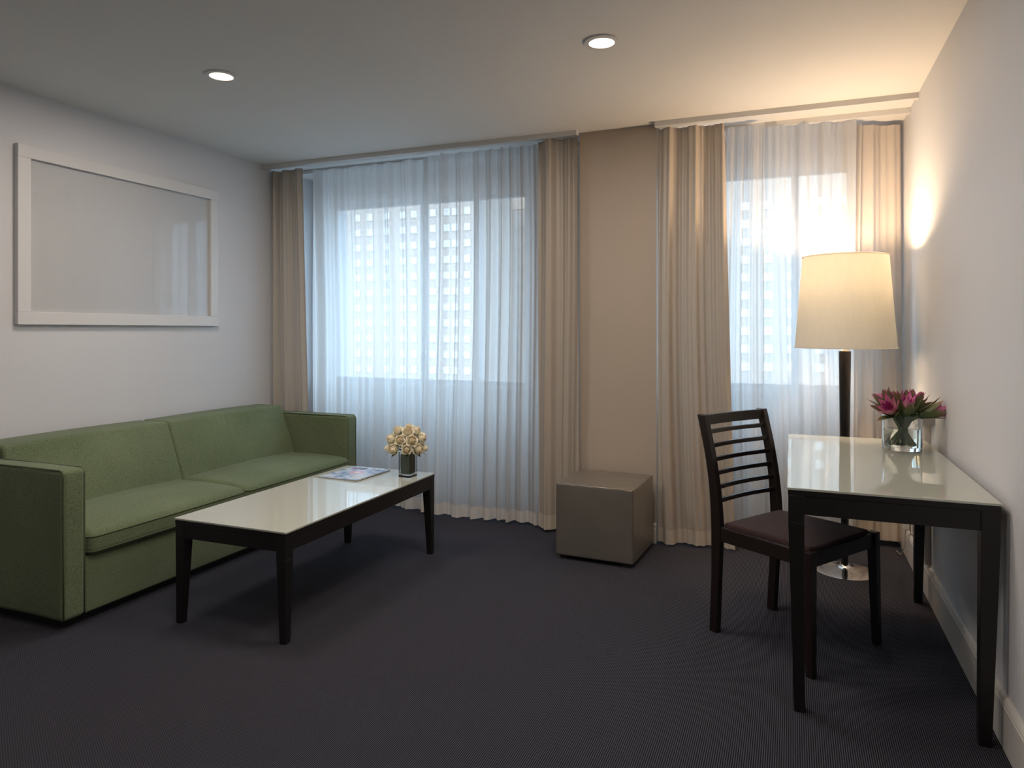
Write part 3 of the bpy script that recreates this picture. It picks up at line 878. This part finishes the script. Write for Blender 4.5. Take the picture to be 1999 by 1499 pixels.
# ------------------------------------------------------------------ floor lamp
LX, LY = 0.262, 4.08
lamp = empty('floor_lamp', (LX, LY, 0))
tag(lamp, 'tall floor lamp with cream shade, black pole and chrome foot behind the desk', 'lamp')
MB().lathe([(0.158, 0.0), (0.158, 0.004), (0.150, 0.0065), (0.11, 0.012), (0.06, 0.020), (0.028, 0.028), (0.024, 0.036), (0.0, 0.036)], 72).build('foot', M['chrome'], lamp, smooth=True, sharp=50)
MB().lathe([(0.0165, 0.034), (0.019, 0.25), (0.024, 0.7), (0.030, 1.155), (0.030, 1.160), (0.0, 1.161)], 40).build('pole', M['black_wood'], lamp, smooth=True, sharp=40)
MB().lathe([(0.022, 1.160), (0.022, 1.164), (0.006, 1.166), (0.006, 1.40), (0.0, 1.40)], 24).build('stem', M['brass'], lamp, smooth=True, sharp=40)
ZB0, ZB1, RB0, RB1 = 1.180, 1.66, 0.246, 0.208
prof = [(RB0, ZB0), (RB1, ZB1), (RB1 - 0.0015, ZB1), (RB0 - 0.0015, ZB0)]
seg = 96
rings = [[(r * math.cos(2 * PI * k / seg), r * math.sin(2 * PI * k / seg), z) for k in range(seg)] for r, z in prof]
shade = MB().loft(rings, cap=False, closed=True).build('lamp_shade', M['shade'], lamp, smooth=True, sharp=40)
for zz, rr in ((ZB0, RB0), (ZB1, RB1)):
    MB().tube([((rr) * math.cos(2 * PI * k / 72), (rr) * math.sin(2 * PI * k / 72), zz) for k in range(72)], 0.0035, 8, closed=True).build('shade_rim', M['shade_rim'], shade, smooth=True)
for k in range(3):
    a = R(30 + 120 * k)
    MB().tube([(0.005 * math.cos(a), 0.005 * math.sin(a), 1.40), (0.2155 * math.cos(a), 0.2155 * math.sin(a), 1.56)], 0.002, 6).build('spoke', M['brass'], shade)
MB().lathe([(0.012, 1.40), (0.014, 1.43), (0.03, 1.47), (0.034, 1.50), (0.026, 1.53), (0.0, 1.54)], 24).build('bulb', M['bulb'], lamp, smooth=True)
pl = bpy.data.lights.new('lamp_bulb_light', 'POINT'); pl.energy = LAMP_POWER; pl.color = LAMP_COLOR; pl.shadow_soft_size = 0.045
po = bpy.data.objects.new('lamp_bulb_light', pl); COL.objects.link(po); po.location = (LX, LY, 1.50)
lamp.children[0]
for c_ in lamp.children:
    if c_.name.startswith('bulb'): c_.visible_shadow = True
po.location = (LX, LY, 1.585)

# ------------------------------------------------------------------ picture frame
pf = empty('picture_frame', (XL, 3.0, 1.30))
tag(pf, 'large white framed picture behind glass hanging above the sofa', 'picture')
py0, py1, pz1, fw, dp = -0.655, 0.675, 0.92, 0.066, 0.032
b = MB()
def strip(y0, y1, z0, z1, nm='frame_rail'):
    MB().box(0.0, dp, y0, y1, z0, z1).build(nm, M['frame_white'], pf, bevel=0.002)
strip(py0, py1, 0, fw); strip(py0, py1, pz1 - fw, pz1); strip(py0, py0 + fw, fw, pz1 - fw); strip(py1 - fw, py1, fw, pz1 - fw)
MB().box(0.004, 0.010, py0 + fw, py1 - fw, fw, pz1 - fw).build('mat_board', M['mat_board'], pf)
MB().box(0.014, 0.016, py0 + fw, py1 - fw, fw, pz1 - fw).build('glazing', M['picture_glass'], pf)

# ------------------------------------------------------------------ cable duct, sockets on the right wall
dc = empty('cable_duct', (XR, 3.826, 0.165)); tag(dc, 'pale vertical cable duct on the right wall behind the desk', 'duct')
MB().box(-0.026, 0.0, -0.042, 0.042, 0.0, 0.665).build('cover', M['plastic'], dc, bevel=0.002)
MB().box(-0.030, -0.0255, -0.036, 0.036, 0.02, 0.65).build('front_strip', M['plastic'], dc, bevel=0.001)
sb = empty('wall_socket', (XR, 3.80, 0.84)); tag(sb, 'small grey double socket box above the desk, beside the flowers', 'socket')
MB().box(-0.052, 0.0, -0.125, 0.085, -0.005, 0.045).build('housing', M['grey_plastic'], sb, bevel=0.003)
for yy in (-0.07, 0.03):
    q = MB().box(-0.055, -0.051, yy - 0.035, yy + 0.035, 0.002, 0.038).build('socket_face', M['plastic'], sb, bevel=0.001)
    for dz in (0.012, 0.026):
        MB().box(-0.0565, -0.0548, yy - 0.010, yy - 0.004, dz - 0.003, dz + 0.003).build('slot', M['plinth'], q)
s2 = empty('wall_socket', (XR, 4.33, 0.17)); tag(s2, 'low cream wall socket near the floor by the right drape', 'socket')
MB().box(-0.010, 0.0, -0.045, 0.045, 0.0, 0.115).build('face_plate', M['plastic'], s2, bevel=0.003)
MB().box(-0.0125, -0.0098, 0.012, 0.024, 0.075, 0.095).build('switch', M['grey_plastic'], s2)
pg = empty('power_plug', (XR - 0.011, 4.33, 0.205)); tag(pg, 'small cream plug pushed into the low wall socket', 'plug')
MB().rbox(0.035, 0.040, 0.042, 0.008, 2, 2, 2, (-0.0185, 0, 0)).build('plug_body', M['plastic'], pg, smooth=True)
MB().tube([(-0.02, 0.0, -0.018), (-0.024, 0.002, -0.05), (-0.02, 0.03, -0.12), (-0.028, 0.12, -0.195), (-0.04, 0.20, -0.198)], 0.003, 8).build('cord', M['plastic'], pg, smooth=True)

# ------------------------------------------------------------------ magazine
mg = empty('magazine', (-2.292, 3.338, 0.457), R(-2.0))
tag(mg, 'glossy magazine with blue and pink cover lying on the coffee table', 'magazine')
def sheet_block(hx, hy, z0, z1, curl):
    n = 14; vs_ = []; fs_ = []
    for s_, z in ((0, z0), (1, z1)):
        for j in range(n + 1):
            for i in range(n + 1):
                x = -hx + 2 * hx * i / n; y = -hy + 2 * hy * j / n
                c = curl * (max(0, x / hx) ** 2) * (0.4 + 0.6 * math.sin(PI * (j / n) * 1.2 + 0.4))
                vs_.append((x, y, z + c))
    m_ = (n + 1) ** 2
    for j in range(n):
        for i in range(n):
            a = j * (n + 1) + i
            fs_.append((a + m_, a + 1 + m_, a + n + 2 + m_, a + n + 1 + m_)); fs_.append((a, a + n + 1, a + n + 2, a + 1))
    for i in range(n):
        fs_.append((i, i + 1, i + 1 + m_, i + m_)); a = n * (n + 1) + i; fs_.append((a + 1, a, a + m_, a + 1 + m_))
        a = i * (n + 1); fs_.append((a + n + 1, a, a + m_, a + n + 1 + m_)); a = i * (n + 1) + n; fs_.append((a, a + n + 1, a + n + 1 + m_, a + m_))
    return vs_, fs_
MB().add(*sheet_block(0.128, 0.158, 0.0006, 0.0056, 0.0025)).build('pages', M['paper'], mg)
MB().add(*sheet_block(0.130, 0.160, 0.0057, 0.0066, 0.0035)).build('cover', M['cover'], mg)
MB().add(*sheet_block(0.130, 0.160, 0.0, 0.0005, 0.0)).build('back_cover', M['plinth'], mg)

# ------------------------------------------------------------------ square vase and roses
SV = (-1.985, 3.395, 0.457)
sv = empty('square_glass_vase', SV, R(-4))
tag(sv, 'small square glass vase lined with green leaves, holding cream roses', 'vase')
w, H_ = 0.0362, 0.138
def square_shell(w, t, z0, z1):
    def sq(a, z): return [(-a, -a, z), (a, -a, z), (a, a, z), (-a, a, z)]
    return [sq(w, z0), sq(w, z1), sq(w - t, z1), sq(w - t, z0 + 0.018), ]
b = MB()
b.loft(square_shell(w, 0.004, 0.0, H_), cap=False)
b.add([(-w, -w, 0), (w, -w, 0), (w, w, 0), (-w, w, 0)], [(0, 3, 2, 1)])
a_ = w - 0.004
b.add([(-a_, -a_, 0.018), (a_, -a_, 0.018), (a_, a_, 0.018), (-a_, a_, 0.018)], [(0, 1, 2, 3)])
b.build('glass', M['vase_glass'], sv, bevel=0.0)
# leaf lining: broad leaves wrapped inside the glass
for k in range(4):
    th = PI / 2 * k
    a_ = w - 0.007
    n = 8; vs_ = []; fs_ = []
    for j in range(n + 1):
        for i in range(n + 1):
            u = -a_ * 0.97 + 2 * a_ * 0.97 * i / n; z = 0.021 + (H_ - 0.035) * j / n
            d = a_ - 0.0008 + 0.0012 * math.sin(u * 300 + j)
            vs_.append((u * math.cos(th) + d * math.sin(th), u * math.sin(th) - d * math.cos(th), z))
    for j in range(n):
        for i in range(n): fs_.append((j * (n + 1) + i, j * (n + 1) + i + 1, (j + 1) * (n + 1) + i + 1, (j + 1) * (n + 1) + i))
    MB().add(vs_, fs_).build('leaf_lining', M['leaf'], sv, smooth=True)

def rose_head(seed):
    """nested cupped petals; returns (outer petal meshes, heart mesh)"""
    rnd = random.Random(seed)
    petals = []
    def petal(r0, r1, h, wid, a0, curl, zb):
        n, m_ = 8, 7; vs_ = []; fs_ = []
        for j in range(m_ + 1):
            v = j / m_
            rr = r0 + (r1 - r0) * math.sin(v * PI / 2) + curl * max(0, v - 0.75) * 4
            zz = zb + h * v - curl * 0.5 * max(0, v - 0.8) * 5
            ww = wid * (0.5 + 0.5 * math.sin(PI * (0.1 + 0.65 * v))) * (1 - 0.35 * max(0, v - 0.7) / 0.3)
            for i in range(n + 1):
                th = a0 + ww * (i / n - 0.5) * 2
                e = 1 - 0.12 * abs(i / n - 0.5) * 2 * v
                vs_.append((rr * e * math.cos(th), rr * e * math.sin(th), zz - 0.10 * h * (abs(i / n - 0.5) * 2) ** 2 * v))
        for j in range(m_):
            for i in range(n): fs_.append((j * (n + 1) + i, j * (n + 1) + i + 1, (j + 1) * (n + 1) + i + 1, (j + 1) * (n + 1) + i))
        return vs_, fs_
    for k in range(5):
        petals.append(petal(0.007, 0.0235, 0.018, 0.80, 2 * PI * k / 5 + rnd.uniform(-.15, .15), 0.0050, -0.004))
    for k in range(5):
        petals.append(petal(0.006, 0.0200, 0.024, 0.82, 2 * PI * (k + 0.5) / 5 + rnd.uniform(-.15, .15), 0.0030, -0.003))
    for k in range(5):
        petals.append(petal(0.006, 0.0168, 0.028, 0.82, 2 * PI * (k + 0.2) / 5 + rnd.uniform(-.15, .15), 0.0010, -0.002))
    heart = MB()
    for k in range(4):
        heart.add(*petal(0.005, 0.0138, 0.031, 0.95, 2 * PI * k / 4 + 0.2, -0.0012, -0.001))
    for k in range(4):
        heart.add(*petal(0.004, 0.0105, 0.033, 0.95, 2 * PI * k / 4 + 0.9, -0.0014, 0.0))
    for k in range(3):
        heart.add(*petal(0.003, 0.0075, 0.034, 1.2, 2 * PI * k / 3 + 0.7, -0.0014, 0.0))
    for k in range(2):
        heart.add(*petal(0.001, 0.0042, 0.034, 1.7, PI * k + 0.3, -0.001, 0.0))
    heart.lathe([(0.0, 0.004), (0.010, 0.010), (0.011, 0.022), (0.006, 0.027), (0.0, 0.028)], 10, cap=False)
    return petals, heart

variants = []
for vseed in (1, 2, 3):
    pet, heart = rose_head(vseed)
    variants.append(([MB().add(*p).mesh('petal', M['rose_outer'], True) for p in pet], heart.mesh('heart', M['rose_inner'], True)))
rose_dirs = []   # (azimuth deg, polar deg) over a dome; 16 blooms
rose_dirs.append((0, 6))
for k in range(5): rose_dirs.append((20 + 72 * k, 34))
for k in range(8): rose_dirs.append((5 + 45 * k, 66))
for k in range(8): rose_dirs.append((28 + 45 * k, 96))
dome_c = Vector((SV[0] - 0.008, SV[1], SV[2] + 0.170))
G = 'cream roses in the square vase'
places = {}
for i, (az, po_) in enumerate(rose_dirs):
    d = Vector((math.sin(R(po_)) * math.cos(R(az)), math.sin(R(po_)) * math.sin(R(az)), math.cos(R(po_))))
    rad = Vector((0.082, 0.082, 0.084))
    p = dome_c + Vector((d.x * rad.x, d.y * rad.y, d.z * rad.z))
    p += Vector((random.Random(i).uniform(-.004, .004), random.Random(i + 50).uniform(-.004, .004), random.Random(i + 99).uniform(-.005, .005)))
    t = empty('rose', p)
    pm, hm = variants[i % 3]
    q = d.to_track_quat('Z', 'Y')
    sc = (1.22, 1.36, 1.18, 1.30)[i % 4]
    bl = bpy.data.objects.new('heart', hm); COL.objects.link(bl); bl.parent = t; bl.rotation_mode = 'QUATERNION'; bl.rotation_quaternion = q; bl.scale = (sc,) * 3
    for me in pm:
        po2 = bpy.data.objects.new('petal', me); COL.objects.link(po2); po2.parent = t; po2.rotation_mode = 'QUATERNION'; po2.rotation_quaternion = q; po2.scale = (sc,) * 3
    # stem runs down into the vase
    foot = Vector((SV[0] - p.x + 0.012 * math.cos(R(az + 180)), SV[1] - p.y + 0.012 * math.sin(R(az + 180)), SV[2] + 0.03 - p.z))
    neck = Vector((SV[0] - p.x + 0.022 * d.x, SV[1] - p.y + 0.022 * d.y, SV[2] + 0.135 - p.z))
    MB().tube([-d * 0.002, -d * 0.012, (neck + -d * 0.02) * 0.6, neck, foot], 0.0022, 6).build('stem', M['stem'], t, smooth=True)
    if po_ > 90:
        tg = Vector((-d.y, d.x, 0)).normalized()
        lf = MB(); vs_ = []; n = 6
        base = -d * 0.02 + Vector((0, 0, -0.012))
        out_ = (d + Vector((0, 0, -0.55))).normalized()
        for j in range(n + 1):
            v = j / n; ww = 0.016 * math.sin(PI * (0.08 + 0.92 * v)) + 0.0004
            c = base + out_ * (0.062 * v) + Vector((0, 0, 0.006 * math.sin(PI * v)))
            vs_ += [c - tg * ww + Vector((0, 0, 0.002)), c, c + tg * ww + Vector((0, 0, 0.002))]
        fs_ = []
        for j in range(n):
            for i_ in (0, 1): a = j * 3 + i_; fs_.append((a, a + 1, a + 4, a + 3))
        lf.add(vs_, fs_).build('leaf', M['leaf'], t, smooth=True)
    places[i] = (t, az, po_, p)
# every rose is told apart by its place in the bunch as the photo shows it
right = Vector((C_, S_, 0)); fwd = Vector((-S_, C_, 0))
info = []
for i, (t, az, po_, p) in places.items():
    info.append((p.dot(right) - dome_c.dot(right), p.z - dome_c.z, p.dot(fwd) - dome_c.dot(fwd), t))
def rose_label(r_, z_, f_):
    h = 'far left' if r_ < -0.06 else 'left' if r_ < -0.018 else 'middle' if r_ < 0.018 else 'right' if r_ < 0.06 else 'far right'
    v = 'topmost row' if z_ > 0.078 else 'upper ring' if z_ > 0.052 else 'middle ring' if z_ > 0.01 else 'lowest ring'
    return h, v, ('front' if f_ < 0 else 'back')
seen = {}
for r_, z_, f_, t in info:
    h, v, fb = rose_label(r_, z_, f_)
    if v == 'topmost row': lab = 'cream rose at the very top of the square vase bunch'
    elif fb == 'back': lab = 'cream rose, %s of the %s, on the far side of the bunch' % (h, v)
    else: lab = 'cream rose, %s of the %s, facing the viewer' % (h, v)
    seen[lab] = seen.get(lab, 0) + 1
    tag(t, lab, 'rose', G)
# ------------------------------------------------------------------ round vase with pink lilies
RV = (0.450, 3.475, 0.75)
rv = empty('round_glass_vase', RV)
tag(rv, 'round clear glass vase half full of water on the desk', 'vase')
RR = 0.078; HV = 0.150
MB().lathe([(RR - 0.002, 0.0), (RR, 0.003), (RR, HV), (RR - 0.0035, HV), (RR - 0.0035, 0.016), (0.0, 0.014)], 72, cap=False).add(
    [(0.0, 0.0, 0.0)] + [((RR - 0.002) * math.cos(2 * PI * k / 72), (RR - 0.002) * math.sin(2 * PI * k / 72), 0.0) for k in range(72)],
    [(0, 1 + (k + 1) % 72, 1 + k) for k in range(72)]).build('glass', M['vase_glass'], rv, smooth=True, sharp=40)
MB().lathe([(0.0, 0.0165), (RR - 0.0042, 0.0165), (RR - 0.0042, 0.094), (0.0, 0.094)], 72, cap=False).build('water', M['water'], rv, smooth=True, sharp=40)

def lily_petal(length, width, thick=0.0, cup=0.35):
    n, m_ = 6, 10; vs_ = []; fs_ = []
    for j in range(m_ + 1):
        v = j / m_
        ww = width * (math.sin(PI * min(1, 0.12 + 0.88 * v) ** 0.9)) ** 0.85 * 0.5 + 0.0004
        for i in range(n + 1):
            u = (i / n - 0.5) * 2
            vs_.append((u * ww, cup * ww * (u * u) * 0.9 - 0.0, length * v))
    for j in range(m_):
        for i in range(n): fs_.append((j * (n + 1) + i, j * (n + 1) + i + 1, (j + 1) * (n + 1) + i + 1, (j + 1) * (n + 1) + i))
    return vs_, fs_
outer_me = MB().add(*lily_petal(0.088, 0.030)).mesh('sepal', M['petal_green'], True)
inner_me = MB().add(*lily_petal(0.082, 0.027)).mesh('petal', M['petal_pink'], True)
core_me = MB().add(*lily_petal(0.066, 0.020)).mesh('petal', M['petal_magenta'], True)
gold_me = MB().add(*lily_petal(0.084, 0.022)).mesh('petal', M['petal_gold'], True)
def place_petal(me, name, parent, az, open_, bend, off, sc=1.0, local=None):
    o = bpy.data.objects.new(name, me); COL.objects.link(o); o.parent = parent
    mt = Matrix.Rotation(az, 4, 'Z') @ Matrix.Translation((0, -off, 0)) @ Matrix.Rotation(open_, 4, 'X') @ Matrix.Scale(sc, 4)
    o.matrix_local = (local or Matrix.Identity(4)) @ mt
    return o
def lily(pos, direction, openness, sc, seed, label, gold=False, core=True):
    rnd = random.Random(seed)
    t = empty('water_lily', pos); tag(t, label, 'flower', 'pink water lilies in the round vase')
    d = Vector(direction).normalized()
    loc = d.to_track_quat('Z', 'Y').to_matrix().to_4x4() @ Matrix.Scale(sc, 4)
    for k in range(5):
        place_petal(outer_me, 'sepal', t, 2 * PI * k / 5 + rnd.uniform(-.12, .12), openness * rnd.uniform(0.85, 1.35), 0, 0.010, rnd.uniform(0.9, 1.1), loc)
    for k in range(8):
        place_petal(gold_me if gold else inner_me, 'petal', t, 2 * PI * (k + 0.5) / 8 + rnd.uniform(-.12, .12), openness * 0.72 * rnd.uniform(0.8, 1.2), 0, 0.007, rnd.uniform(0.9, 1.08), loc)
    if core:
        for k in range(7):
            place_petal(core_me, 'petal', t, 2 * PI * k / 7, openness * 0.40 * rnd.uniform(0.7, 1.3), 0, 0.004, 1.0, loc)
    hub = MB().lathe([(0.0, -0.006), (0.011, -0.004), (0.014, 0.004), (0.011, 0.014), (0.0, 0.016)], 16)
    hb = hub.build('flower_base', M['stem'], t, smooth=True); hb.matrix_local = loc
    # stem curving down through the neck of the vase to its floor
    s0 = -d * 0.004
    foot = Vector((RV[0], RV[1], RV[2] + 0.028)) + Vector((-d.x * 0.050 + rnd.uniform(-.008, .008), -d.y * 0.050 + rnd.uniform(-.012, .012), 0)) - Vector(pos)
    mid = Vector((RV[0] + 0.30 * (pos[0] - RV[0]), RV[1] + 0.30 * (pos[1] - RV[1]), RV[2] + 0.115)) - Vector(pos)
    pts = []
    c1 = -d * 0.05
    for i in range(15):
        u = i / 14
        p = s0 * (1 - u) ** 3 + 3 * c1 * u * (1 - u) ** 2 + 3 * mid * 1.0 * u * u * (1 - u) + foot * u ** 3
        pts.append(p)
    MB().tube(pts, [0.0105 - 0.001 * (i / 14) for i in range(15)], 10).build('stem', M['stem'], t, smooth=True)
    return t
rx, ry = C_, S_
def V(r_, f_, z_): return (RV[0] + r_ * C_ - f_ * S_, RV[1] + r_ * S_ + f_ * C_, z_)
def D(r_, f_, z_): return (r_ * C_ - f_ * S_, r_ * S_ + f_ * C_, z_)
lily(V(-0.052, -0.040, 0.908), D(-0.80, -0.50, 0.66), 0.56, 1.26, 1, 'open magenta water lily leaning left over the round vase rim')
lily(V(-0.010, -0.048, 0.903), D(-0.10, -0.35, 1.0), 0.36, 1.28, 2, 'half-open pink water lily upright in the middle of the bunch')
lily(V(0.030, -0.020, 0.905), D(0.20, -0.10, 1.0), 0.30, 1.28, 3, 'closed green and pink bud just right of the middle lily')
lily(V(0.052, -0.045, 0.903), D(1.0, -0.25, 0.32), 0.32, 1.26, 4, 'half-open pink lily leaning far right towards the socket')
lily(V(0.050, 0.025, 0.908), D(0.80, 0.3, 0.66), 0.36, 1.16, 5, 'golden brown lily at the back right of the bunch', gold=True, core=False)
lily(V(-0.034, 0.025, 0.912), D(-0.40, 0.35, 0.9), 0.38, 1.18, 6, 'dark green tipped lily at the back left of the bunch')
lily(V(0.008, 0.030, 0.912), D(0.02, 0.3, 1.0), 0.34, 1.16, 7, 'small pink lily behind the middle one, furthest from the viewer')
